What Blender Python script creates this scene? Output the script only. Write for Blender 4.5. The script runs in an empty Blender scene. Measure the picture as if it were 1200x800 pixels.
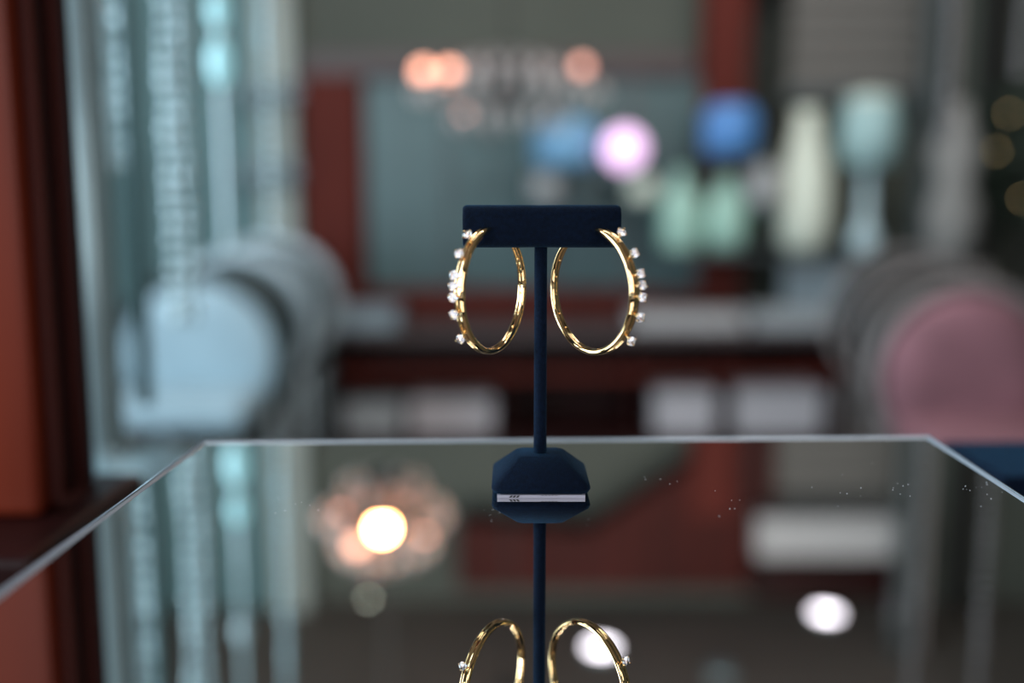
import bpy, bmesh, math, random
from mathutils import Vector, Matrix

# ---------------------------------------------------------------- camera, world, light, exposure
S = bpy.context.scene
COL = S.collection
CAM_Z = 0.098
PITCH = math.atan(176 / 1200)
cd = bpy.data.cameras.new('camera')
cd.lens = 36; cd.sensor_width = 36; cd.clip_start = 0.005; cd.clip_end = 60
cam = bpy.data.objects.new('camera', cd); COL.objects.link(cam)
cam.location = (0, 0, CAM_Z)
cam.rotation_euler = (math.pi / 2 - PITCH, 0, 0)
S.camera = cam
cd.dof.use_dof = True
cd.dof.focus_distance = 0.333
cd.dof.aperture_fstop = 2.75
cd.dof.aperture_blades = 0

w = bpy.data.worlds.new('world'); S.world = w; w.use_nodes = True
bg = w.node_tree.nodes['Background']
bg.inputs[0].default_value = (0.75, 0.85, 1.0, 1); bg.inputs[1].default_value = 0.6

S.view_settings.view_transform = 'Standard'
S.view_settings.look = 'None'
S.view_settings.gamma = 1
S.view_settings.use_curve_mapping = False
S.view_settings.exposure = 0.0

def area(name, loc, target, sx, sy, power, color):
    l = bpy.data.lights.new(name, 'AREA'); l.shape = 'RECTANGLE'; l.size = sx; l.size_y = sy
    l.energy = power; l.color = color
    o = bpy.data.objects.new(name, l); COL.objects.link(o); o.location = loc
    o.rotation_euler = (Vector(target) - Vector(loc)).to_track_quat('-Z', 'Y').to_euler()
    return o
# added daylight fill behind the camera, then cool light from the left side
area('added_front_fill', (-0.9, -2.35, 0.75), (-0.9, 4, 0.45), 1.0, 1.4, 27, (0.92, 0.97, 1.0))
area('added_front_fill', (1.15, -2.35, 0.75), (1.15, 4, 0.45), 1.0, 1.4, 23, (1.0, 0.95, 0.92))
area('left_side_light', (-2.02, 1.3, 0.55), (0.6, 1.6, 0.1), 1.2, 1.3, 54, (0.66, 0.87, 1.0))
area('left_side_light', (-2.02, 0.15, 0.45), (0.0, .33, 0.0), 0.8, 1.2, 52, (0.60, 0.84, 1.0))  # second left lamp, added to brighten the pole's left side; no window there
area('added_overhead_light', (-0.3, 1.1, 1.80), (-0.3, 2.4, 0.0), 2.4, .25, 30, (0.95, 0.98, 1.0))  # this and the next: unseen lamps added to light the back
area('added_overhead_light', (0.2, 2.7, 1.80), (0.2, 4.0, 0.0), 3.0, .25, 38, (1.0, 0.97, 0.94))

# ---------------------------------------------------------------- helpers
FX = 1200.0
def ray(px, py):
    cx = (px - 600) / FX; cy = (400 - py) / FX
    return Vector((cx, math.cos(PITCH) + cy * math.sin(PITCH), -math.sin(PITCH) + cy * math.cos(PITCH)))
def P(px, py, D):                       # the point of the world at depth D seen at a pixel
    d = ray(px, py); t = D / d.y
    return Vector((0, 0, CAM_Z)) + d * t
def R(px, py, D):                       # the point at depth D whose mirror image in the shelf is at a pixel
    p = P(px, py, D); p.z = -p.z; return p
def G(px, py, z=0.0):                   # the point of height z seen at a pixel
    d = ray(px, py); t = (z - CAM_Z) / d.z
    return Vector((0, 0, CAM_Z)) + d * t
def pxsize(D): return D / FX / math.cos(PITCH) * 1.0

def lin(h):
    h = h.lstrip('#'); v = [int(h[i:i + 2], 16) / 255 for i in (0, 2, 4)]
    return tuple((c / 12.92 if c <= .04045 else ((c + .055) / 1.055) ** 2.4) for c in v) + (1,)

def mat(name, color, rough=.6, metal=0, noise=0.0, nscale=20, bump=0, bscale=200, emit=None, estr=0, **kw):
    m = bpy.data.materials.new(name); m.use_nodes = True
    nt = m.node_tree; b = nt.nodes['Principled BSDF']
    c = lin(color) if isinstance(color, str) else tuple(color) + (1,)
    b.inputs['Base Color'].default_value = c
    b.inputs['Roughness'].default_value = rough; b.inputs['Metallic'].default_value = metal
    for k, v in kw.items():
        b.inputs[k.replace('_', ' ')].default_value = v
    if noise:
        tc = nt.nodes.new('ShaderNodeTexCoord'); n = nt.nodes.new('ShaderNodeTexNoise')
        n.inputs['Scale'].default_value = nscale; n.inputs['Detail'].default_value = 5
        nt.links.new(tc.outputs['Object'], n.inputs['Vector'])
        r = nt.nodes.new('ShaderNodeValToRGB')
        r.color_ramp.elements[0].position = .3; r.color_ramp.elements[1].position = .7
        r.color_ramp.elements[0].color = tuple(x * (1 - noise) for x in c[:3]) + (1,)
        r.color_ramp.elements[1].color = tuple(min(1, x * (1 + noise)) for x in c[:3]) + (1,)
        nt.links.new(n.outputs['Fac'], r.inputs['Fac']); nt.links.new(r.outputs['Color'], b.inputs['Base Color'])
    if bump:
        tc = nt.nodes.new('ShaderNodeTexCoord'); n = nt.nodes.new('ShaderNodeTexNoise')
        n.inputs['Scale'].default_value = bscale; n.inputs['Detail'].default_value = 3
        nt.links.new(tc.outputs['Object'], n.inputs['Vector'])
        bp = nt.nodes.new('ShaderNodeBump'); bp.inputs['Strength'].default_value = bump; bp.inputs['Distance'].default_value = .0005
        nt.links.new(n.outputs['Fac'], bp.inputs['Height']); nt.links.new(bp.outputs['Normal'], b.inputs['Normal'])
    if emit:
        b.inputs['Emission Color'].default_value = lin(emit); b.inputs['Emission Strength'].default_value = estr
    return m

def wood(name, color, dark, rough=.35, scale=6):
    m = bpy.data.materials.new(name); m.use_nodes = True
    nt = m.node_tree; b = nt.nodes['Principled BSDF']; b.inputs['Roughness'].default_value = rough; b.inputs['Specular IOR Level'].default_value = .22
    tc = nt.nodes.new('ShaderNodeTexCoord'); mp = nt.nodes.new('ShaderNodeMapping')
    mp.inputs['Scale'].default_value = (scale * 4, scale * 4, scale * .35)
    n = nt.nodes.new('ShaderNodeTexNoise'); n.inputs['Scale'].default_value = 1.0; n.inputs['Detail'].default_value = 6
    r = nt.nodes.new('ShaderNodeValToRGB'); r.color_ramp.elements[0].position = .3; r.color_ramp.elements[1].position = .7
    r.color_ramp.elements[0].color = lin(dark); r.color_ramp.elements[1].color = lin(color)
    nt.links.new(tc.outputs['Object'], mp.inputs['Vector']); nt.links.new(mp.outputs['Vector'], n.inputs['Vector'])
    nt.links.new(n.outputs['Fac'], r.inputs['Fac']); nt.links.new(r.outputs['Color'], b.inputs['Base Color'])
    return m

def tag(o, label=None, cat=None, group=None, kind=None):
    if label: o['label'] = label
    if cat: o['category'] = cat
    if group: o['group'] = group
    if kind: o['kind'] = kind
    return o
def empty(name, loc=(0, 0, 0), rz=0):
    o = bpy.data.objects.new(name, None); COL.objects.link(o); o.location = loc; o.rotation_euler = (0, 0, rz)
    o.empty_display_size = .01
    return o
def obj(name, bm, m, parent=None, smooth=False, keep=False):
    bmesh.ops.recalc_face_normals(bm, faces=bm.faces)
    me = bpy.data.meshes.new(name); bm.to_mesh(me); bm.free()
    for mm in (m if isinstance(m, (list, tuple)) else [m]): me.materials.append(mm)
    if smooth:
        for p in me.polygons: p.use_smooth = True
    o = bpy.data.objects.new(name, me); COL.objects.link(o)
    if parent: o.parent = parent
    return o
def copy_tree(o, parent=None):
    c = o.copy(); COL.objects.link(c); c.parent = parent
    for ch in list(o.children): copy_tree(ch, c)
    return c
def shade_auto(o, ang=35):
    me = o.data
    for p in me.polygons: p.use_smooth = True
    me.set_sharp_from_angle(angle=math.radians(ang))
    return o

def box(bm, a, b, bevel=0, seg=2):
    x0, y0, z0 = (min(a[i], b[i]) for i in range(3)); x1, y1, z1 = (max(a[i], b[i]) for i in range(3))
    r = bmesh.ops.create_cube(bm, size=1)
    vs = r['verts']
    bmesh.ops.scale(bm, vec=(x1 - x0, y1 - y0, z1 - z0), verts=vs)
    bmesh.ops.translate(bm, vec=((x0 + x1) / 2, (y0 + y1) / 2, (z0 + z1) / 2), verts=vs)
    if bevel:
        es = list({e for v in vs for e in v.link_edges})
        bmesh.ops.bevel(bm, geom=es, offset=bevel, segments=seg, affect='EDGES', profile=.5)
    return vs
def boxbm(a, b, bevel=0, seg=2):
    bm = bmesh.new(); box(bm, a, b, bevel, seg); return bm
def pbox(px0, py0, px1, py1, D, depth, bevel=0, fn=None):   # front face at depth D covering a pixel rectangle
    fn = fn or P
    a = fn(px0, py0, D); b = fn(px1, py1, D)
    return boxbm((a.x, D, a.z), (b.x, D + depth, b.z), bevel)
def ball(bm, c, r, sc=(1, 1, 1), sub=2):
    q = bmesh.ops.create_icosphere(bm, subdivisions=sub, radius=r)
    bmesh.ops.scale(bm, vec=sc, verts=q['verts']); bmesh.ops.translate(bm, vec=c, verts=q['verts'])
    return q['verts']
def tube(bm, pts, rads, seg=12, closed=False, squash=None, cap=True):
    pts = [Vector(p) for p in pts]; n = len(pts)
    if not isinstance(rads, (list, tuple)): rads = [rads] * n
    rings = []; prev = None
    for i in range(n):
        if closed: t = (pts[(i + 1) % n] - pts[i - 1]).normalized()
        else: t = (pts[min(i + 1, n - 1)] - pts[max(i - 1, 0)]).normalized()
        if prev is None:
            ref = Vector((0, 0, 1)) if abs(t.z) < .9 else Vector((1, 0, 0))
            u = t.cross(ref).normalized()
        else:
            u = (prev - t * prev.dot(t)).normalized()
        prev = u; v = t.cross(u)
        rings.append([bm.verts.new(pts[i] + (u * math.cos(2 * math.pi * k / seg) + v * math.sin(2 * math.pi * k / seg)) * rads[i]) for k in range(seg)])
    for i in range(n if closed else n - 1):
        a = rings[i]; b = rings[(i + 1) % n]
        for k in range(seg):
            bm.faces.new((a[k], a[(k + 1) % seg], b[(k + 1) % seg], b[k]))
    if not closed and cap:
        bm.faces.new(rings[0][::-1]); bm.faces.new(rings[-1])
def lathe(bm, prof, c=(0, 0, 0), seg=24, cap=True):
    rings = []
    for r, z in prof:
        rings.append([bm.verts.new((c[0] + r * math.cos(2 * math.pi * k / seg), c[1] + r * math.sin(2 * math.pi * k / seg), c[2] + z)) for k in range(seg)])
    for a, b in zip(rings, rings[1:]):
        for k in range(seg): bm.faces.new((a[k], a[(k + 1) % seg], b[(k + 1) % seg], b[k]))
    if cap: bm.faces.new(rings[0][::-1]); bm.faces.new(rings[-1])
def prism(bm, pts, dv):
    dv = Vector(dv); a = [bm.verts.new(Vector(p)) for p in pts]; b = [bm.verts.new(Vector(p) + dv) for p in pts]
    bm.faces.new(a[::-1]); bm.faces.new(b); n = len(pts)
    for k in range(n): bm.faces.new((a[k], a[(k + 1) % n], b[(k + 1) % n], b[k]))

# ---------------------------------------------------------------- materials
M = {}
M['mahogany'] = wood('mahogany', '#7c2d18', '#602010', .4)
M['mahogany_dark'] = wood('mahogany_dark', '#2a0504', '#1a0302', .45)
M['mahogany_deep'] = wood('mahogany_deep', '#4c1912', '#32110d', .7)
M['mahogany_far'] = wood('mahogany_far', '#64261c', '#4b1a13', .7)
M['velvet'] = mat('navy_velvet', (0.0013, 0.0048, 0.0150), .85, bump=.6, bscale=2600, noise=.35, nscale=900,
                  Sheen_Weight=.16, Sheen_Roughness=.35, Sheen_Tint=(0.10, 0.34, 0.62, 1), Specular_IOR_Level=.1)
M['gold'] = mat('polished_gold', (1.0, .67, .33), .05, 1)
M['gem'] = mat('clear_gem', (.80, .77, .82), 0, 0, Transmission_Weight=1.0, IOR=1.9)
M['card'] = mat('white_card', '#a39fae', .6)
M['ink'] = mat('black_print', '#101014', .5)
M['mirror'] = mat('mirror_glass', (.80, .81, .80), .0, 1)
M['edge'] = mat('polished_glass_edge', '#b4bcc6', .12, 0, Specular_IOR_Level=.8, Coat_Weight=.4)
M['edge_dark'] = mat('glass_edge_shadow_line', '#39474c', .2)
M['dust'] = mat('pale_dust', '#e8e8ee', .9)
M['floor'] = mat('shop_floor', '#6b5f58', .5, noise=.2, nscale=3)
M['ceiling'] = mat('taupe_ceiling', '#867970', .8, noise=.1, nscale=2)
M['wall'] = mat('grey_green_wall', '#545850', .8, noise=.12, nscale=1.2)
M['wall_teal'] = mat('teal_panel', '#5d8084', .5, noise=.15, nscale=2)
M['counter_top'] = mat('dark_brown_stone', '#4a3d3d', .5)
M['pale_panel'] = mat('pale_grey_panel', '#a9b2ac', .6, noise=.15, nscale=3)
M['pane'] = mat('teal_glass_pane', '#4b6466', .35, noise=.25, nscale=2.2)
M['silver'] = mat('brushed_silver', '#a9c3c9', .32, .35, noise=.15, nscale=12)
M['silver_dark'] = mat('grey_metal', '#5a6264', .4, .5)
M['bead'] = mat('crystal_beads', '#cfe2e4', .15, 0, Specular_IOR_Level=.8)
M['cushion_blue'] = mat('pale_blue_upholstery', '#93a9b3', .8, noise=.12, nscale=6)
M['cushion_grey'] = mat('pale_grey_upholstery', '#9fa8ae', .8, noise=.12, nscale=6)
M['cushion_pink'] = mat('dusty_pink_upholstery', '#855a62', .8, noise=.35, nscale=5)
M['chair_rim'] = mat('dark_chair_rim', '#38484c', .5)
M['rim_pale'] = mat('pale_silver_rim', '#a9b9c0', .3, .2)
M['rim_grey'] = mat('warm_grey_rim', '#7d7573', .4)
M['rim_dark'] = mat('dark_teal_rim', '#1e2a2b', .6)
M['white'] = mat('white_lacquer', '#b3b1b1', .5)
M['dark'] = mat('near_black', '#141312', .6)
M['grey_panel'] = mat('grey_panel', '#6b6762', .7)
M['blue'] = mat('blue_glaze', '#4f86c4', .4)
M['blue_pale'] = mat('pale_blue_glaze', '#86bbe2', .4)
M['green'] = mat('mint_glaze', '#a2c8b8', .5)
M['cream'] = mat('cream_ceramic', '#dfe3d2', .5)
M['white_blue'] = mat('bluish_white_ceramic', '#c7dde2', .5)
M['leaf'] = mat('dark_foliage', '#26362c', .7)
M['pink_bulb'] = mat('pink_globe_lamp', '#f0c8f0', .4, emit='#e8bce6', estr=1.7)
M['peach_bulb'] = mat('peach_bulb', '#ffd0b0', .4, emit='#ffa688', estr=4.2)
M['dim_bulb'] = mat('dim_peach_bulb', '#f0c0b0', .4, emit='#ffa890', estr=2.2)
M['hot_bulb'] = mat('bright_warm_bulb', '#fff0d0', .4, emit='#ffa566', estr=150)
M['cool_drop'] = mat('caught_light_teal_drop', '#b4d8dc', .2, emit='#a0e4ec', estr=.5)  # faint emission stands for light caught by the glass
M['downlight'] = mat('lit_downlight', '#ffffff', .4, emit='#fdf4ff', estr=9)
M['glint'] = mat('crystal_glint', '#ffffff', .4, emit='#dff0d8', estr=22)  # emission as the glint of one hanging crystal
M['tiny_light'] = mat('tiny_fairy_light', '#fff0c0', .4, emit='#ffd890', estr=4)

FLOOR = -0.95; CEIL = 1.85; BACK = 4.7; LEFT = -2.15; RIGHT = 2.55; FRONT = -2.5

# ---------------------------------------------------------------- room shell
def struct(name, bm, m, parent=None):
    o = obj(name, bm, m, parent)
    if not parent: o['kind'] = 'structure'
    return o
struct('floor', boxbm((LEFT - .1, FRONT - .1, FLOOR - .1), (RIGHT + .1, BACK + .1, FLOOR)), M['floor'])
struct('ceiling', boxbm((LEFT - .1, FRONT - .1, CEIL), (RIGHT + .1, BACK + .1, CEIL + .1)), M['ceiling'])
struct('wall_back', boxbm((LEFT - .1, BACK, FLOOR), (RIGHT + .1, BACK + .1, CEIL)), M['wall'])
struct('wall_left', boxbm((LEFT - .1, FRONT, FLOOR), (LEFT, BACK, CEIL)), M['wall'])
struct('wall_right', boxbm((RIGHT, FRONT, FLOOR), (RIGHT + .1, BACK, CEIL)), M['wall'])
bm = bmesh.new()                                             # shopfront wall with two openings
for x0, x1, z0, z1 in ((LEFT, RIGHT, FLOOR, -.42), (LEFT, RIGHT, 1.52, CEIL), (LEFT, -1.58, -.42, 1.52), (-.22, .47, -.42, 1.52), (1.83, RIGHT, -.42, 1.52)):
    box(bm, (x0, FRONT, z0), (x1, FRONT + .1, z1))
struct('wall_front', bm, M['mahogany_dark'])

# back-wall display window with mahogany frame
WD = 4.45
win = empty('window_1', (P(615, 385, WD).x, WD, P(615, 385, WD).z)); tag(win, kind='structure')
inv = Matrix.Translation(-win.location)
def wpart(name, bm, m):
    bm.transform(inv); return obj(name, bm, m, win)
wpart('stile', pbox(350, 88, 428, 388, WD, .12, .01), M['mahogany_far'])
wpart('bottom_rail', pbox(428, 338, 816, 388, WD, .12, .01), M['mahogany_far'])
a = P(816, 388, WD); b = P(878, 0, WD)
wpart('post', boxbm((a.x, WD - .03, a.z), (b.x, WD + .12, 1.35), .01), M['mahogany_far'])
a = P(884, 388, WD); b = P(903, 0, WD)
wpart('shadow_strip', boxbm((a.x, WD - .02, P(884, 292, WD).z), (b.x, WD + .12, 1.35), .01), M['dark'])  # near-black strip built in as shade beside the red post
wpart('top_rail', pbox(350, 60, 816, 90, WD, .12, .01), M['counter_top'])
wpart('pane', pbox(428, 90, 816, 338, WD + .05, .02), M['pane'])
for x in (520, 640, 735):
    wpart('glazing_bar', pbox(x, 90, x + 7, 338, WD + .02, .03), M['silver_dark'])
# panels of the back wall
def wallthing(name, rect, D, dep, m, label, cat, fn=P, **k):
    bm = pbox(*rect, D, dep, .004, fn); o = obj(name, bm, m); tag(o, label, cat); return o
pl = obj('wall_panel', pbox(60, -420, 350, 400, 4.6, .08), M['wall_teal'])
tag(pl, 'pale blue-green wall panel behind the left row of chairs', 'panel')
pp = obj('wall_panel', pbox(284, -420, 349, 330, 4.56, .04), M['pale_panel'])
tag(pp, 'narrow pale grey panel just left of the red window stile', 'panel')
for i, (y0, y1) in enumerate(((98, 118), (190, 212))):
    bm = pbox(280, y0, 350, y1, 4.5, .09); o = obj('shelf_bar', bm, M['silver_dark'])
    tag(o, ['dark bar across the pale panel, the upper of two', 'dark bar across the pale panel, the lower of two'][i], 'bar')

# mahogany pediment above the window, seen in the mirror shelf
pts = [R(690, 625, WD), R(872, 505, WD), R(905, 505, WD), R(905, 690, WD), R(536, 690, WD), R(536, 612, WD)]
bm = bmesh.new(); prism(bm, pts, (0, .14, 0))
o = obj('pediment', bm, M['mahogany_deep']); tag(o, 'dark red wooden pediment with a sloping edge high on the back wall', 'woodwork')
# light box band and dark beam high on the right
o = obj('light_box', pbox(888, 655, 1052, 606, 4.3, .1, .01, R), M['white']); tag(o, 'long pale box high on the right of the back wall', 'box')
o = obj('beam', pbox(880, 704, 1060, 660, 4.35, .2, .01, R), M['mahogany_dark']); tag(o, 'dark brown beam above the long pale box', 'beam')
# grey shutter panel, top right
sh = empty('roller_shutter', P(1000, 104, 4.5)); inv = Matrix.Translation(-sh.location)
tag(sh, 'plain grey roller shutter at top right beside the dark red post', 'shutter')
b0 = P(925, 104, 4.5); b1 = P(1076, 104, 4.5); zt = R(1000, 600, 4.5).z
n = 9
for k in range(n):
    z0 = b0.z + (zt - b0.z) * k / n; z1 = b0.z + (zt - b0.z) * (k + .96) / n
    bm = boxbm((b0.x, 4.5, z0), (b1.x, 4.56, z1), .006); bm.transform(inv); obj('slat', bm, M['grey_panel'], sh)
bm = boxbm((b0.x - .02, 4.47, b0.z - .05), (b1.x + .02, 4.58, b0.z), .006); bm.transform(inv); obj('bottom_bar', bm, M['silver_dark'], sh)

# ---------------------------------------------------------------- the mirrored shelf
cA = G(236, 518); cB = G(1090, 511.5); l0 = G(0, 692); r0 = G(1200, 582.5)
nearL = cA + (l0 - cA) * ((0.06 - cA.y) / (l0.y - cA.y)); nearR = cB + (r0 - cB) * ((0.06 - cB.y) / (r0.y - cB.y))
corners = [nearL, nearR, cB, cA]
sc_ = sum(corners, Vector()) / 4
TH = .006
shelf = empty('mirrored_shelf', (sc_.x, sc_.y, -TH))
tag(shelf, 'large mirror-topped glass shelf with pale polished edges under the earring stand', 'shelf')
def inset(pts, d):
    n = len(pts); out = []
    for i in range(n):
        p0, p1, p2 = pts[i - 1], pts[i], pts[(i + 1) % n]
        e1 = (p1 - p0).normalized(); e2 = (p2 - p1).normalized()
        n1 = Vector((-e1.y, e1.x, 0)); n2 = Vector((-e2.y, e2.x, 0))
        q = (n1 + n2); q = q / (1 + n1.dot(n2)); out.append(p1 + q * d)
    return out
inv = Matrix.Translation(-shelf.location)
def ring_strip(outer, inner, z0o, z0i, zlow, name, m):
    bm = bmesh.new(); n = len(outer)
    to = [bm.verts.new((p.x, p.y, z0o)) for p in outer]; ti = [bm.verts.new((p.x, p.y, z0i)) for p in inner]
    bo = [bm.verts.new((p.x, p.y, zlow)) for p in outer]; bi = [bm.verts.new((p.x, p.y, zlow)) for p in inner]
    for k in range(n):
        j = (k + 1) % n
        bm.faces.new((to[k], to[j], ti[j], ti[k])); bm.faces.new((to[j], to[k], bo[k], bo[j]))
        bm.faces.new((ti[k], ti[j], bi[j], bi[k])); bm.faces.new((bo[k], bi[k], bi[j], bo[j]))
    bm.transform(inv); return obj(name, bm, m, shelf)
i1 = inset(corners, .0011); i2 = inset(corners, .0016); i3 = inset(corners, .0026)
bm = bmesh.new(); prism(bm, [Vector((p.x, p.y, -.0045)) for p in i3], (0, 0, .0045)); bm.transform(inv); obj('mirror_top', bm, M['mirror'], shelf)
ring_strip(corners, i1, .0003, .0007, -TH, 'polished_edge', M['edge'])
ring_strip(i1, i2, .0001, .0001, -TH, 'edge_groove', M['edge_dark'])
ring_strip(i2, i3, .0005, .0001, -TH, 'bevel_strip', M['edge'])
# counter body below the shelf
i4 = inset(corners, .03)
bm = bmesh.new(); prism(bm, [Vector((p.x, p.y, FLOOR)) for p in i4], (0, 0, -TH - FLOOR))
o = obj('display_counter', bm, M['mahogany_dark']); tag(o, 'dark mahogany counter body carrying the mirrored shelf', 'counter')
# dust specks
random.seed(3); bm = bmesh.new()
for cx, cy, n, s in ((574, 600, 5, 6), (775, 560, 5, 12), (1000, 585, 10, 26), (1160, 575, 18, 22), (698, 612, 2, 8), (340, 590, 8, 18), (860, 590, 6, 18), (1050, 560, 6, 25), (400, 590, 4, 30)):
    for _ in range(n):
        g = G(cx + random.gauss(0, s), cy + random.gauss(0, s * .5)); ball(bm, g, random.uniform(.00008, .00018), sub=1)
o = obj('dust_specks', bm, M['dust']); tag(o, 'tiny pale dust specks scattered on the mirrored shelf', 'dust', kind='stuff')

# ---------------------------------------------------------------- earring stand
SD = .3335
foot = G(633, 571)
foot.y = .335
SX = foot.x; SY = foot.y
st = empty('earring_stand', (SX, SY, 0))
tag(st, 'small navy velvet T-shaped earring stand with a faceted base on the mirrored shelf', 'jewellery stand')
U = .000286
def octo(hx, hy, c, z):
    return [(hx, -hy + c, z), (hx, hy - c, z), (hx - c, hy, z), (-hx + c, hy, z), (-hx, hy - c, z), (-hx, -hy + c, z), (-hx + c, -hy, z), (hx - c, -hy, z)]
def loft(bm, loops):
    R_ = [[bm.verts.new(p) for p in L] for L in loops]
    for a, b in zip(R_, R_[1:]):
        n = len(a)
        for k in range(n): bm.faces.new((a[k], a[(k + 1) % n], b[(k + 1) % n], b[k]))
    bm.faces.new(R_[0][::-1]); bm.faces.new(R_[-1])
bm = bmesh.new()
loft(bm, [octo(.0150, .0148, .0018, .0011), octo(.0159, .0157, .0020, .0018), octo(.0161, .0159, .0022, .0036), octo(.0080, .0070, .0020, .0113)])
bmesh.ops.bevel(bm, geom=list(bm.edges), offset=.0005, segments=2, affect='EDGES')
obj('base', bm, M['velvet'], st, smooth=True)
cdp = obj('label_card', boxbm((-.0142, -.0155, .00005), (.0142, .0142, .0011)), M['card'], st); cdp['label'] = 'white card under the base'
bm = bmesh.new()
for k in range(3):
    x = -.0104 + k * .0011
    prism(bm, [(x, -.01552, .0003), (x + .0008, -.01552, .0003), (x + .0013, -.01552, .0010), (x + .0006, -.01552, .0010)], (0, -.00005, 0))
for k in range(5):
    x = .0 + k * .0011; prism(bm, [(x, -.01552, .00095), (x + .0008, -.01552, .00095), (x + .0008, -.01552, .00105), (x, -.01552, .00105)], (0, -.00005, 0))
obj('printed_mark', bm, M['ink'], cdp)
ztop = P(633, 240, SY).z; zbar = P(633, 290.5, SY - .004).z
bm = bmesh.new(); tube(bm, [(0, 0, .0105), (0, 0, .018), (0, 0, .04), (0, 0, zbar + .004)], [.0023, .0021, .0021, .0021], 20)
obj('pole', bm, M['velvet'], st, smooth=True)
bm = bmesh.new(); tube(bm, [(-.0004, .00205, .0105), (-.0004, .0021, zbar)], .0003, 8)
obj('seam', bm, M['velvet'], st)
# crossbar: rounded roll
barL = P(543, 265, SY).x - SX; barR = P(726, 265, SY).x - SX
h = ztop - zbar; bm = bmesh.new()
prof = []
N = 40
for k in range(N):
    a = 2 * math.pi * k / N; e = .55
    prof.append((math.copysign(abs(math.cos(a)) ** e, math.cos(a)) * .0062, math.copysign(abs(math.sin(a)) ** e, math.sin(a)) * h / 2))
loops = []
for x, s in ((barL, .90), (barL + .0004, .96), (barL + .0012, 1), (barL * .33, 1.0), (0, .985), (barR * .33, 1.0), (barR - .0012, 1), (barR - .0004, .96), (barR, .90)):
    loops.append([(x, p[0] * s, zbar + h / 2 + p[1] * s) for p in prof])
loft(bm, loops)
shade_auto(obj('crossbar', bm, M['velvet'], st), 50)

# ---------------------------------------------------------------- hoop earrings
def make_gem(r):
    bm = bmesh.new(); n = 8
    tab = [bm.verts.new((r * .55 * math.cos(2 * math.pi * k / n), r * .55 * math.sin(2 * math.pi * k / n), r * .32)) for k in range(n)]
    mid = [bm.verts.new((r * .84 * math.cos(2 * math.pi * (k + .5) / n), r * .84 * math.sin(2 * math.pi * (k + .5) / n), r * .18)) for k in range(n)]
    gir = [bm.verts.new((r * math.cos(math.pi * k / n), r * math.sin(math.pi * k / n), .02 * r)) for k in range(2 * n)]
    gi2 = [bm.verts.new((r * math.cos(math.pi * k / n), r * math.sin(math.pi * k / n), -.03 * r)) for k in range(2 * n)]
    low = [bm.verts.new((r * .5 * math.cos(2 * math.pi * (k + .5) / n), r * .5 * math.sin(2 * math.pi * (k + .5) / n), -r * .42)) for k in range(n)]
    cul = bm.verts.new((0, 0, -r * .86))
    bm.faces.new(tab)
    for k in range(n):
        j = (k + 1) % n
        bm.faces.new((tab[k], mid[k], tab[j]))
        bm.faces.new((tab[j], mid[k], gir[(2 * k + 2) % (2 * n)], mid[j])) if False else None
        g0 = gir[2 * k]; g1 = gir[2 * k + 1]; g2 = gir[(2 * k + 2) % (2 * n)]
        bm.faces.new((mid[k], g0, g1)); bm.faces.new((mid[k], g1, g2))
        bm.faces.new((tab[j], mid[k], g2)); bm.faces.new((tab[j], g2, mid[j]))
        h0 = gi2[2 * k]; h1 = gi2[2 * k + 1]; h2 = gi2[(2 * k + 2) % (2 * n)]
        bm.faces.new((g0, h0, h1, g1)); bm.faces.new((g1, h1, h2, g2))
        bm.faces.new((h0, low[k], h1)); bm.faces.new((h1, low[k], h2))
        bm.faces.new((h2, low[k], low[j]))
        bm.faces.new((low[k], cul, low[j]))
    bmesh.ops.recalc_face_normals(bm, faces=bm.faces)
    me = bpy.data.meshes.new('diamond'); bm.to_mesh(me); bm.free(); me.materials.append(M['gem']); return me
GR = .00142
gem_me = make_gem(GR)
def make_setting():
    bm = bmesh.new()
    for k in range(4):
        a = math.pi / 4 + k * math.pi / 2; c, s = math.cos(a), math.sin(a)
        tube(bm, [(c * .0002, s * .0002, -.0016), (c * GR * .75, s * GR * .75, -.0007), (c * GR * 1.08, s * GR * 1.08, .0001), (c * GR * .98, s * GR * .98, .00042)], [.00016, .00017, .00018, .00016], 7)
        ball(bm, (c * GR * .96, s * GR * .96, .00044), .00025, sub=1)
    tube(bm, [(GR * .62 * math.cos(t * math.pi / 8), GR * .62 * math.sin(t * math.pi / 8), -.0009) for t in range(16)], .00013, 6, closed=True)
    bmesh.ops.recalc_face_normals(bm, faces=bm.faces)
    me = bpy.data.meshes.new('gem_setting'); bm.to_mesh(me); bm.free(); me.materials.append(M['gold'])
    for p in me.polygons: p.use_smooth = True
    return me
set_me = make_setting()

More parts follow.
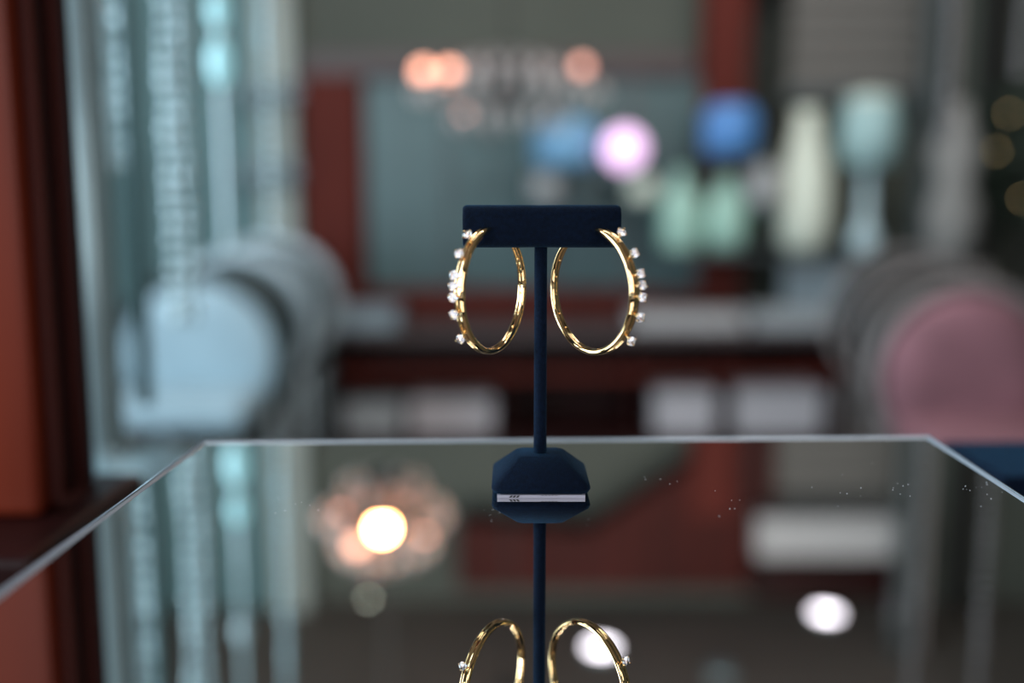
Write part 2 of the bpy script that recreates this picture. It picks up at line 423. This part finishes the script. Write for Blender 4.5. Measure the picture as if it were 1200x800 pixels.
def hoop(side, cpx, cpy, Rr, yaw, roll, gems, facing, label):
    """ring plane spanned by u (horizontal, pointing to the near outer side) and z; angle 0 = near outer side, 90 = top"""
    c = P(cpx, cpy, SY - .0070)
    e = empty('hoop_earring', c); tag(e, label, 'earring', 'pair of gold hoop earrings')
    u = Vector((side * math.cos(yaw), -math.sin(yaw), 0)); z = Vector((side * math.sin(roll), 0, math.cos(roll))); nrm = u.cross(z).normalized()
    def pt(a, r=Rr): return u * (r * math.cos(a)) + z * (r * math.sin(a))
    # flattened oval section, thicker at the front, tapering to the rear
    bm = bmesh.new(); n = 150; seg = 32; rings = []
    a0, a1 = math.radians(84), math.radians(88 - 314)
    for i in range(n + 1):
        t = i / n; a = a0 + (a1 - a0) * t
        if t < .06: s = .55 + .45 * math.sin(t / .06 * math.pi / 2)
        elif t > .97: s = .78 - .1 * (t - .97) / .03
        else: s = 1 - .22 * max(0, (t - .35) / .62)
        rad = (u * math.cos(a) + z * math.sin(a)); ring = []
        for k in range(seg):
            b = 2 * math.pi * k / seg; cr, cn = math.cos(b), math.sin(b)
            nn = .00185 * s * cn; rr = .00130 * s * cr * (1 - .34 * math.exp(-(cn / .30) ** 2))
            ring.append(bm.verts.new(pt(a) + rad * rr + nrm * nn))
        rings.append(ring)
    for A, B in zip(rings, rings[1:]):
        for k in range(seg): bm.faces.new((A[k], A[(k + 1) % seg], B[(k + 1) % seg], B[k]))
    bm.faces.new(rings[0][::-1]); bm.faces.new(rings[-1])
    obj('hoop', bm, M['gold'], e, smooth=True)
    bm = bmesh.new(); p0 = pt(a0); p1 = pt(a1); mid = (p0 + p1) / 2 + Vector((0, 0, .001))
    tube(bm, [p0, p0 + Vector((0, .004, -.0002)), p0 * .5 + p1 * .5, p1], .0004, 8); obj('post', bm, M['gold'], e, smooth=True)
    for deg in (-64, -70, -76, -118, -135, -152, -172, -190, -208):
        a = math.radians(deg); bm = bmesh.new(); ball(bm, pt(a, Rr - .0009) , .00036, sub=2); obj('rivet', bm, M['gold'], e, smooth=True)
    for i, (gx, gy, tx, ty) in enumerate(gems):
        # the stone lies in the hoop's plane outside the ring: meet the pixel ray with that plane
        d = ray(gx, gy); o_ = Vector((0, 0, CAM_Z)) - c
        t = -o_.dot(nrm) / d.dot(nrm); hit = o_ + d * t
        a = math.atan2(hit.dot(z), hit.dot(u))
        g = pt(a, Rr + .0039); out = (u * math.cos(a) + z * math.sin(a))
        ax = (out * .55 + Vector((side * .18 + tx, -.85, .1 + ty))).normalized()
        q = ax.to_track_quat('Z', 'Y') @ Matrix.Rotation(random.uniform(-.4, .4), 4, 'Z').to_quaternion()
        s = bpy.data.objects.new('gem_setting', set_me); COL.objects.link(s); s.parent = e
        s.location = g; s.rotation_mode = 'QUATERNION'; s.rotation_quaternion = q
        dm = bpy.data.objects.new('diamond', gem_me); COL.objects.link(dm); dm.parent = s
        bm = bmesh.new(); back = q @ Vector((0, 0, -.0014)); tube(bm, [g + back, (g + back) * .5 + pt(a, Rr + .0008) * .5, pt(a, Rr + .0005)], [.0003, .00032, .0005], 8)
        obj('stem', bm, M['gold'], e, smooth=True)
    return e
random.seed(5)
gl = [(549, 277, 0, .1), (537, 296, .1, .0), (531, 322, 0, 0), (528, 335, 0, .1), (528, 349, .1, 0), (530, 370, 0, -.1), (540, 396, 0, 0)]
gr = [(726, 277, 0, .1), (742, 298, 0, .0), (749, 321, 0, 0), (753, 334, 0, .1), (752, 348, 0, 0), (749, 371, 0, -.1), (737, 396, 0, 0)]
hoop(-1, 577, 339.5, .0197, math.radians(60.5), 0, gl, 0, 'left gold hoop earring with seven small clear stones, hanging from the navy crossbar')
hoop(1, 694, 340.5, .0197, math.radians(54), 0, gr, 0, 'right gold hoop earring with seven small clear stones, hanging from the navy crossbar')

# ---------------------------------------------------------------- mahogany cabinet on the left
cab = empty('mahogany_cabinet', (P(30, 400, .52).x, .55, FLOOR))
tag(cab, 'orange-red mahogany cabinet post with moulding at the left edge', 'cabinet')
inv = Matrix.Translation(-cab.location)
def cpart(name, bm, m):
    bm.transform(inv); return obj(name, bm, m, cab)
x1 = P(27, 300, .50).x; x2 = P(43, 300, .515).x; x3 = P(90, 300, .56).x; zl = P(75, 592, .52).z
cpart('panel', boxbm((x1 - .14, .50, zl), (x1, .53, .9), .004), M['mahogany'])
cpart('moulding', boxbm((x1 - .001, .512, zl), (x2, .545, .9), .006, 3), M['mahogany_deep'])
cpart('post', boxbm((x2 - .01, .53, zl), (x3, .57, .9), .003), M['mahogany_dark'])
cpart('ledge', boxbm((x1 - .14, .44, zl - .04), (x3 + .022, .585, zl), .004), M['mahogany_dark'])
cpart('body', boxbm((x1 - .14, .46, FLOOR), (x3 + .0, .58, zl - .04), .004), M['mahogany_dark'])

# silver framed side panel with rounded bottom corner
FD = .85
fr = empty('side_screen', P(110, 560, FD)); tag(fr, 'pale silver side screen upright with a rounded bottom corner beside the mahogany post', 'frame')
inv = Matrix.Translation(-fr.location)
xa = P(106, 300, FD).x; zb = P(200, 550, FD).z; rr = .03
pts = [(xa, FD, .62)] + [(xa, FD, zb + rr + .1)] + [(xa + rr - rr * math.cos(t), FD, zb + rr - rr * math.sin(t)) for t in [math.pi / 2 * k / 6 for k in range(7)]] + [(P(330, 540, FD).x, FD, zb)]
bm = bmesh.new(); tube(bm, pts, .0195, 14); bm.transform(inv); obj('upright', bm, M['silver'], fr, smooth=True)
xe = P(330, 540, FD).x
bm = bmesh.new(); tube(bm, [(xe, FD, zb + .001), (xe, FD, FLOOR)], .0195, 14); bm.transform(inv); obj('foot_post', bm, M['silver'], fr, smooth=True)
pts = [(xa + .029, FD + .03, .62), (xa + .029, FD + .03, zb + .05)]
bm = bmesh.new(); tube(bm, pts, .006, 10); bm.transform(inv); obj('inner_rail', bm, M['wall_teal'], fr, smooth=True)

# bead strands
def strand(px, D, y0z, y1z, r, label, cols=1, m='bead'):
    x = P(px, 300, D).x; e = empty('bead_strand', (x, D, y1z)); tag(e, label, 'bead strand', 'hanging crystal bead strands')
    bm = bmesh.new(); z = y0z; k = 0
    while z < y1z:
        for c in range(cols):
            q = r * random.uniform(.8, 1.15)
            ball(bm, ((c - (cols - 1) / 2) * r * 1.9 + random.uniform(-.15, .15) * r, random.uniform(-.2, .2) * r, z - y1z), q, sub=1)
        z += r * 1.85; k += 1
    o = obj('beads', bm, M[m], e, smooth=True); o['kind'] = 'stuff'
    bm = bmesh.new(); tube(bm, [(0, 0, y0z - y1z), (0, 0, .0)], .0008, 6); obj('cord', bm, M['silver_dark'], e)
    return e
zc = .62
strand(148, 1.0, .125, zc, .009, 'wide strand of large beads nearest the silver upright', 2)
strand(214, 1.05, -.03, zc, .0085, 'long double bead strand beside the teal glass drops', 2)
strand(322, 1.3, .05, zc, .008, 'short bead strand closest to the red window stile', 1)
strand(1098, 1.25, .16, zc, .008, 'grey bead strand at the upper right, left of the other', 1, 'rim_grey')
strand(1180, 1.25, .24, zc, .008, 'grey bead strand at the far upper right', 1, 'rim_grey')
rail = empty('bead_rail', (0, 1.1, zc)); tag(rail, 'overhead metal rail from which the bead strands hang', 'rail')
bm = bmesh.new()
obj('bar', boxbm((-.75, -.25, .0), (1.05, .25, .02)), M['silver_dark'], rail)
for x in (-.6, .9):
    obj('hanger', boxbm((x - .01, -.01, .02), (x + .01, .01, CEIL - zc)), M['silver_dark'], rail)
# drops on a cord; the light they catch is given as emission
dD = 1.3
dr = empty('crystal_pendant', (P(257, 70, dD).x, dD, zc)); tag(dr, 'cord of elongated pale teal glass drops, caught light added as glow', 'pendant')
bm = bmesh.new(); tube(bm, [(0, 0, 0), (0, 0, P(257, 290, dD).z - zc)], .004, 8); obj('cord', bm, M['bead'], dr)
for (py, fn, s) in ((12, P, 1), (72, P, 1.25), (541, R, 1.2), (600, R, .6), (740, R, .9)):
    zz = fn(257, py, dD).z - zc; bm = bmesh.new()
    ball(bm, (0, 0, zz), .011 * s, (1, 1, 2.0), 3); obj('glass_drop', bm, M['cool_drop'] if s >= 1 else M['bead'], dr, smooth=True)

# ---------------------------------------------------------------- round-back chairs
def chair(cx, top_z, D, r, rz, cush, rim, label, rt=.07):
    e = empty('round_back_chair', (cx, D, FLOOR), rz); tag(e, label, 'chair', 'round-backed chairs in two rows')
    zc_ = top_z - r - FLOOR
    def disc(rad, th, y):
        bm = bmesh.new(); lathe(bm, [(rad * .6, -th * .62), (rad * .93, -th * .5), (rad, -th * .2), (rad, th * .2), (rad * .93, th * .5), (rad * .6, th * .62)], seg=40)
        bm.transform(Matrix.Rotation(math.pi / 2, 4, 'X')); bmesh.ops.translate(bm, vec=(0, y, zc_), verts=bm.verts); return bm
    obj('backrest', disc(r * .86, .06, 0), cush, e, smooth=True)
    bm = bmesh.new(); tube(bm, [(r * math.cos(t * math.pi / 24) * .95, .01, zc_ + r * .95 * math.sin(t * math.pi / 24)) for t in range(48)], r * rt, 10, closed=True)
    obj('back_frame', bm, rim, e, smooth=True)
    bm = bmesh.new(); box(bm, (-.2, -.30, .40), (.2, -.01, .48), .03, 3); obj('seat', bm, cush, e, smooth=True)
    for sx in (-1, 1):
        bm = bmesh.new(); tube(bm, [(sx * .17, -.27, .41), (sx * .18, -.28, 0)], [.02, .013], 10); obj('leg', bm, rim, e, smooth=True)
        bm = bmesh.new(); tube(bm, [(sx * .15, .01, zc_ - r * .6), (sx * .17, .01, .4), (sx * .17, .03, 0)], [.02, .02, .013], 10); obj('leg', bm, rim, e, smooth=True)
    return e
for i, (px, py, D, r, c, rm, lb) in enumerate((
        (230, 316, 3.0, .265, 'cushion_blue', 'rim_dark', 'front chair of the left row, round pale blue back'),
        (276, 296, 3.42, .25, 'rim_dark', 'rim_pale', 'middle chair of the left row, dark round back with a pale rim'),
        (316, 279, 3.88, .25, 'rim_dark', 'rim_pale', 'rear chair of the left row, its pale-rimmed dark back nearest the window'),
        (1140, 328, 2.6, .25, 'cushion_pink', 'rim_grey', 'front chair of the right row, round dusty pink back'),
        (1104, 305, 3.0, .25, 'dark', 'rim_grey', 'middle chair of the right row, dark round back behind the pink one'),
        (1062, 291, 3.42, .25, 'dark', 'rim_grey', 'rear chair of the right row, closest to the white vases'))):
    p = P(px, py, D)
    chair(p.x, p.z, D, r, 0, M[c], M[rm], lb, .07 if c.startswith('cushion') else (.11 if px < 600 else .055))

# ---------------------------------------------------------------- low counter with boxes
cD = 4.0
zt_ = P(600, 384, cD).z
ct = empty('low_counter', (P(650, 400, cD).x, cD + .2, FLOOR)); tag(ct, 'low dark red counter along the back with a shelf of pale boxes', 'counter')
inv = Matrix.Translation(-ct.location)
def kpart(name, bm, m): bm.transform(inv); return obj(name, bm, m, ct)
xl = P(392, 400, cD).x; xr = P(990, 400, cD).x
kpart('worktop', boxbm((xl, cD - .02, zt_ - .05), (xr, cD + .42, zt_ - .01), .005), M['counter_top'])
kpart('back_panel', boxbm((xl, cD + .38, FLOOR), (xr, cD + .42, zt_ - .05)), M['mahogany_dark'])
z2 = P(600, 512, cD).z
kpart('shelf_board', boxbm((xl, cD, z2 - .03), (xr, cD + .38, z2), .004), M['mahogany_dark'])
zm = P(600, 440, cD).z
kpart('rail', boxbm((xl, cD - .01, zm - .012), (xr, cD + .03, zm + .02), .004), M['mahogany_far'])
kpart('plinth', boxbm((xl, cD, FLOOR), (xr, cD + .38, z2 - .03), .004), M['mahogany_dark'])
for px in (395, 590, 745, 850, 985):
    q = P(px, 400, cD).x; kpart('upright', boxbm((q - .012, cD, z2), (q + .012, cD + .38, zt_ - .05)), M['mahogany_dark'])
def cbox(rect, D, zbase, m, name, label, dep=.2):
    a = P(rect[0], rect[1], D); b = P(rect[2], rect[3], D); hh = a.z - b.z
    e = empty(name, ((a.x + b.x) / 2, D + dep / 2, zbase)); tag(e, label, 'box', 'pale boxes on the low counter'); wd = (b.x - a.x) / 2
    obj('body', boxbm((-wd, -dep / 2, 0), (wd, dep / 2, hh * .72), .006), m, e)
    obj('lid', boxbm((-wd * 1.02, -dep / 2 - .004, hh * .72), (wd * 1.02, dep / 2 + .004, hh), .006), m, e)
M['box_white'] = mat('pale_box_board', '#b9b4b8', .7); M['box_grey'] = mat('grey_box_board', '#a2a7aa', .7); M['box_blue'] = mat('cool_box_board', '#8fa3ad', .7)
cbox((402, 470, 470, 506), cD + .03, z2, M['box_grey'], 'storage_box', 'wide grey storage box low on the left of the counter')
cbox((480, 466, 578, 506), cD + .03, z2, M['box_white'], 'storage_box', 'pale storage box left of the pole, right of the wide grey one')
cbox((768, 456, 838, 506), cD + .03, z2, M['box_white'], 'storage_box', 'square pale storage box right of the pole')
cbox((862, 452, 962, 506), cD + .03, z2, M['box_white'], 'storage_box', 'wide white storage box furthest right')
wt = zt_ - .01
cbox((385, 388, 465, 412), cD - .0, wt, M['box_blue'], 'display_tray', 'blue-grey tray on top of the counter beside the left chairs')
cbox((742, 390, 872, 410), cD - .0, wt, M['white'], 'display_tray', 'long white tray on top of the counter')
cbox((884, 386, 980, 408), cD - .0, wt, M['box_grey'], 'display_tray', 'grey tray at the right end of the counter top')
# rows of small silver things on the left below the chairs
for k, px in enumerate((328, 353, 378)):
    p = P(px, 436, 4.14); o = empty('silver_bowl', (p.x, 4.14, p.z - .03))
    tag(o, 'small silver bowl on the narrow grey stand, ' + ('farthest left of three', 'in the middle of three', 'nearest the low counter')[k], 'bowl', 'row of silver bowls')
    bm = bmesh.new(); lathe(bm, [(.02, 0), (.03, .004), (.038, .04), (.041, .06), (.038, .06), (.03, .012)], seg=20); obj('bowl', bm, M['silver'], o, smooth=True)
p = P(353, 446, 4.14); zz = P(330, 436, 4.14).z - .03
gs = empty('glass_stand', (p.x, 4.14, FLOOR)); tag(gs, 'narrow grey stand carrying the row of silver bowls', 'stand')
obj('top', boxbm((-.14, -.08, zz - FLOOR - .02), (.14, .08, zz - FLOOR), .004), M['silver_dark'], gs)
for sx in (-.12, .12): obj('leg', boxbm((sx - .012, -.012, 0), (sx + .012, .012, zz - FLOOR - .02)), M['silver_dark'], gs)

# ---------------------------------------------------------------- display wares on wall shelves
vD = 4.2
def shelf_board(px0, px1, py, D, label):
    a = P(px0, py, D); b = P(px1, py, D); bm = boxbm((a.x, D - .1, a.z - .02), (b.x, BACK, a.z), .003)
    o = obj('wall_shelf', bm, M['silver_dark']); tag(o, label, 'shelf'); return a.z
def vase(px, pyb, pyt, hw, D, m, prof, name, label, cat):
    b = P(px, pyb, D); t = P(px, pyt, D); H = t.z - b.z; W = hw * D / 1200
    e = empty(name, b); tag(e, label, cat)
    bm = bmesh.new(); lathe(bm, [(r * W, z * H) for r, z in prof], seg=24); obj('body', bm, M[m] if isinstance(m, str) else m, e, smooth=True)
    return e, H, W
PV = [(.6, 0), (.95, .1), (1, .3), (.9, .55), (.55, .8), (.42, .93), (.5, 1)]
PB = [(.9, 0), (1, .05), (1, .62), (.4, .78), (.36, .98), (.45, 1)]
PJ = [(.8, 0), (1, .12), (1, .8), (.8, .92), (.7, 1)]
e, H, W = vase(940, 295, 128, 32, vD, 'cream', PV, 'tall_vase', 'tall cream-white vase right of the dark red post', 'vase')
bm = bmesh.new(); lathe(bm, [(.4 * W, 0), (.75 * W, .25 * H), (.55 * W, .5 * H), (.2 * W, .55 * H)], (0, 0, .02 * H - .0), 20)
bm.free()
zz = shelf_board(885, 1050, 296, vD, 'grey wall shelf under the tall cream vase')
e, H, W = vase(1012, 296, 108, 34, vD, 'white_blue', [(.4, 0), (.5, .1), (.2, .2), (.18, .5), (.2, .55)], 'table_lamp', 'table lamp with a white and teal shade beside the tall vase', 'lamp')
M['shade_teal'] = mat('teal_white_shade', '#a3c2c2', .6)
bm = bmesh.new(); lathe(bm, [(1.0 * W, .55 * H), (.98 * W, .78 * H), (.8 * W, .98 * H), (.78 * W, .98 * H)], seg=24); obj('lamp_shade', bm, M['shade_teal'], e, smooth=True)
bm = bmesh.new(); lathe(bm, [(.9 * W, .80 * H), (.82 * W, .97 * H), (.3 * W, 1.0 * H)], seg=24); obj('shade_top', bm, M['cream'], e, smooth=True)
vase(855, 182, 122, 32, 4.05, 'blue', PJ, 'blue_jar', 'deep blue jar in front of the dark red post', 'jar')
vase(662, 196, 138, 38, 4.1, 'blue_pale', PJ, 'blue_bowl', 'wide pale blue pot left of the pink globe lamp', 'pot')
vase(640, 235, 203, 20, 4.1, 'white', PJ, 'white_cup', 'small greyish white cup above the crossbar', 'cup')
vase(752, 235, 208, 18, 4.1, 'cream', PJ, 'cream_pot', 'low cream pot under the pink globe lamp', 'pot')
vase(797, 292, 198, 24, 4.1, 'green', PB, 'green_bottle', 'mint green bottle, the left one of two beside the red post', 'bottle')
vase(850, 292, 205, 26, 4.1, 'green', PV, 'green_vase', 'mint green vase in front of the red post', 'vase')
vase(893, 240, 192, 17, 4.1, 'white', PJ, 'white_jar', 'small white jar between the blue jar and the cream vase', 'jar')
shelf_board(770, 882, 292, 4.1, 'grey wall shelf under the two green vessels')
e, H, W = vase(732, 205, 146, 12, 4.1, 'white', [(.8, 0), (.8, .1), (.3, .14), (.3, .3)], 'globe_lamp', 'small lamp with a glowing pink globe', 'lamp')
bm = bmesh.new(); p = P(732, 174, 4.1) - e.location; ball(bm, p, .082, sub=3); obj('globe', bm, M['pink_bulb'], e, smooth=True)
# pedestals keep the free-standing wares up: thin wall brackets
for px, py, hw, D in ((855, 182, 34, 4.05), (662, 196, 40, 4.1), (640, 235, 21, 4.1), (752, 235, 20, 4.1), (893, 240, 20, 4.1), (732, 205, 16, 4.1)):
    a = P(px - hw, py, D); b = P(px + hw, py, D); o = obj('bracket_shelf', boxbm((a.x, D - .08, a.z - .012), (b.x, 4.47, a.z)), M['pane'])
    tag(o, 'small glass bracket shelf under the ' + {855: 'deep blue jar', 662: 'wide pale blue pot', 640: 'greyish white cup', 752: 'low cream pot', 893: 'small white jar', 732: 'pink globe lamp'}[px], 'shelf')
M['cloth'] = mat('pale_cloth', '#c4ccd0', .8, noise=.1, nscale=5)
# pale cloth panel below the vases
o = obj('hanging_cloth', pbox(920, 300, 1050, 384, 4.43, .03, .004), M['cloth']); tag(o, 'pale grey-blue cloth hanging below the tall vase', 'cloth')

# grey posts on the right
for i, (px, wpx, D, m) in enumerate(((1080, 7, 4.1, 'silver_dark'), (1104, 4, 4.1, 'rim_grey'), (1152, 13, 4.55, 'dark'))):
    c = P(px, 300, D); o = obj('metal_post', boxbm((c.x - wpx * D / 1200, D, FLOOR), (c.x + wpx * D / 1200, D + .05, CEIL - .002), .003), M[m])
    tag(o, ['grey metal post, leftmost of the three at the right', 'thin pale metal post, middle of the three at the right', 'wide dark metal post, rightmost of the three'][i], 'post')
M['form_cloth'] = mat('grey_linen', '#84827f', .8)
# pale dress-form / figure-like vase between posts
vase(1112, 310, 120, 34, 3.9, 'form_cloth', [(.3, 0), (.8, .1), (.9, .35), (.6, .5), (.85, .72), (.5, .85), (.35, 1)], 'dress_form', 'pale dress form between the metal posts at the right', 'mannequin')
p = P(1112, 310, 3.9); o = obj('dress_form_plinth', boxbm((p.x - .12, 3.8, FLOOR), (p.x + .12, 4.0, p.z)), M['grey_panel']); tag(o, 'grey plinth under the pale dress form', 'plinth')

# tree with fairy lights, far right
p = P(1188, 262, 4.2); tr = empty('potted_tree', (p.x + .05, 4.2, FLOOR)); tag(tr, 'dark bushy potted tree with tiny warm lights at the right edge', 'tree')
random.seed(11); bm = bmesh.new()
zc2 = P(1190, 175, 4.2).z - FLOOR
for k in range(900):
    a = random.uniform(0, 6.28); b = random.uniform(-1, 1); r = random.uniform(.5, 1)
    c = Vector((.25 * r * math.cos(a) * math.sqrt(1 - b * b), .25 * r * math.sin(a) * math.sqrt(1 - b * b), zc2 + .36 * r * b))
    d = Vector((random.gauss(0, 1), random.gauss(0, 1), random.gauss(0, 1))).normalized(); s = d.orthogonal().normalized()
    bm.faces.new([bm.verts.new(c), bm.verts.new(c + d * .03 + s * .012), bm.verts.new(c + d * .06), bm.verts.new(c + d * .03 - s * .012)])
o = obj('foliage', bm, M['leaf'], tr); o['kind'] = 'stuff'
bm = bmesh.new(); tube(bm, [(0, 0, .25), (.01, 0, .6), (0, 0, zc2 - .1)], .018, 8); obj('trunk', bm, M['dark'], tr)
bm = bmesh.new(); lathe(bm, [(.1, 0), (.14, .25), (.15, .28), (.12, .28)], seg=20); obj('pot', bm, M['grey_panel'], tr, smooth=True)
for k in range(26):
    a = random.uniform(3.4, 6.0); b = random.uniform(-.9, .5)
    bm = bmesh.new(); ball(bm, (.25 * math.cos(a) * math.sqrt(1 - b * b), .25 * math.sin(a) * math.sqrt(1 - b * b), zc2 + .36 * b), .006, sub=1)
    obj('fairy_light', bm, M['tiny_light'] if k % 3 else M['green'], tr)
# dark block at far right edge behind the shelf
g = P(1190, 572, .46); o = obj('navy_block', boxbm((g.x - .006, .46, g.z - .03), (g.x + .06, .53, P(1190, 559, .46).z), .002), M['velvet']); tag(o, 'dark navy velvet block just past the right shelf edge', 'display block')
o = obj('block_pedestal', boxbm((g.x - .002, .465, FLOOR), (g.x + .055, .525, g.z - .03)), M['mahogany_dark']); tag(o, 'mahogany pedestal under the navy block', 'pedestal')

# ---------------------------------------------------------------- chandeliers and ceiling lights
def bulb_pt(px, py, D, fn): return fn(px, py, D)
def chandelier(center, bulbs, label, hub_m='rim_grey', crystals=()):
    e = empty('chandelier', center); tag(e, label, 'chandelier'); c = Vector(center)
    bm = bmesh.new(); lathe(bm, [(.01, -.12), (.05, -.08), (.03, 0), (.06, .06), (.006, .10), (.005, CEIL - c.z - .02), (.06, CEIL - c.z - .001)], seg=16); obj('stem', bm, M['dark'], e, smooth=True)
    for p, r, m in bulbs:
        q = Vector(p) - c
        bm = bmesh.new(); d = Vector((q.x, q.y, 0)); base = q - Vector((0, 0, r + .02))
        tube(bm, [(0, 0, 0), d * .4 + Vector((0, 0, min(base.z, 0) - .05)), d * .85 + Vector((0, 0, base.z - .03)), base], .008, 8); arm = obj('arm', bm, M[hub_m], e, smooth=True)
        bm = bmesh.new(); lathe(bm, [(.012, 0), (.03, .012), (.026, .02)], base, 12); obj('bulb_cup', bm, M['dark'], arm, smooth=True)
        bm = bmesh.new(); ball(bm, q, r, (1, 1, 1), 2); obj('bulb', bm, M[m], arm, smooth=True)
    random.seed(2)
    for zr, rr_, n in crystals:
        bm = bmesh.new(); tube(bm, [(rr_ * math.cos(k * math.pi / 16), rr_ * math.sin(k * math.pi / 16), zr) for k in range(32)], .005, 6, closed=True); rg = obj('ring', bm, M[hub_m], e, smooth=True)
        for k in range(n):
            a = k * 2 * math.pi / n; bm = bmesh.new(); ball(bm, (rr_ * math.cos(a), rr_ * math.sin(a), zr - .03), .015, (1, 1, 1.7), 1); obj('crystal_drop', bm, M['crystal'], rg)
        for k in range(4):
            a = k * math.pi / 2 + .4; bm = bmesh.new(); tube(bm, [(.02 * math.cos(a), .02 * math.sin(a), zr + .04), (rr_ * math.cos(a), rr_ * math.sin(a), zr)], .004, 6); obj('spoke', bm, M[hub_m], rg, smooth=True)
    return e
M['crystal'] = mat('cut_crystal', '#d8d0cc', .2, Specular_IOR_Level=.8)
hD = 3.7
c1 = P(596, 92, hD + .1)
chandelier(c1, [(P(496, 84, hD), .03, 'peach_bulb'), (P(526, 86, hD + .1), .034, 'peach_bulb'), (P(682, 78, hD - .1), .024, 'dim_bulb'), (P(545, 132, hD), .016, 'dim_bulb')],
           'crystal chandelier with peach bulbs above the navy stand', crystals=((-.02, .34, 26), (-.12, .2, 16), (.06, .18, 14)))
rD = 3.0
c2 = R(450, 592, rD + .2)
chandelier(c2, [(R(448, 619, rD), .027, 'hot_bulb'), (R(418, 638, rD - .12), .024, 'peach_bulb'), (R(498, 626, rD), .013, 'peach_bulb'), (R(400, 600, rD + .1), .015, 'dim_bulb'), (R(478, 590, rD + .1), .014, 'dim_bulb'), (R(432, 700, rD - .05), .007, 'glint')],  # last entry is a crystal's glint made as a small glowing ball
           'nearer chandelier with one bright warm bulb, seen mirrored in the shelf', crystals=((.06, .2, 22), (.16, .15, 16), (-.04, .12, 10)))
def downlight(px, py, r, label, m='downlight'):
    d = ray(px, py); t = (-CEIL - CAM_Z) / d.z; q = Vector((0, 0, CAM_Z)) + d * t; q.z = CEIL
    e = empty('ceiling_light', q); tag(e, label, 'ceiling light')
    bm = bmesh.new(); lathe(bm, [(r * 1.2, -.001), (r * 1.2, -.015), (r, -.02), (r, -.001)], seg=28); obj('trim_ring', bm, M['silver'], e, smooth=True)
    bm = bmesh.new(); lathe(bm, [(r, -.003), (r * .99, -.012)], seg=28); obj('diffuser', bm, M[m], e)
    return q
downlight(968, 722, .062, 'round white ceiling light at the right, mirrored below the pale box')
downlight(704, 762, .06, 'round bright ceiling light mirrored beside the right hoop')
q = downlight(845, 790, .045, 'dim round ceiling light near the lower centre right', 'white')
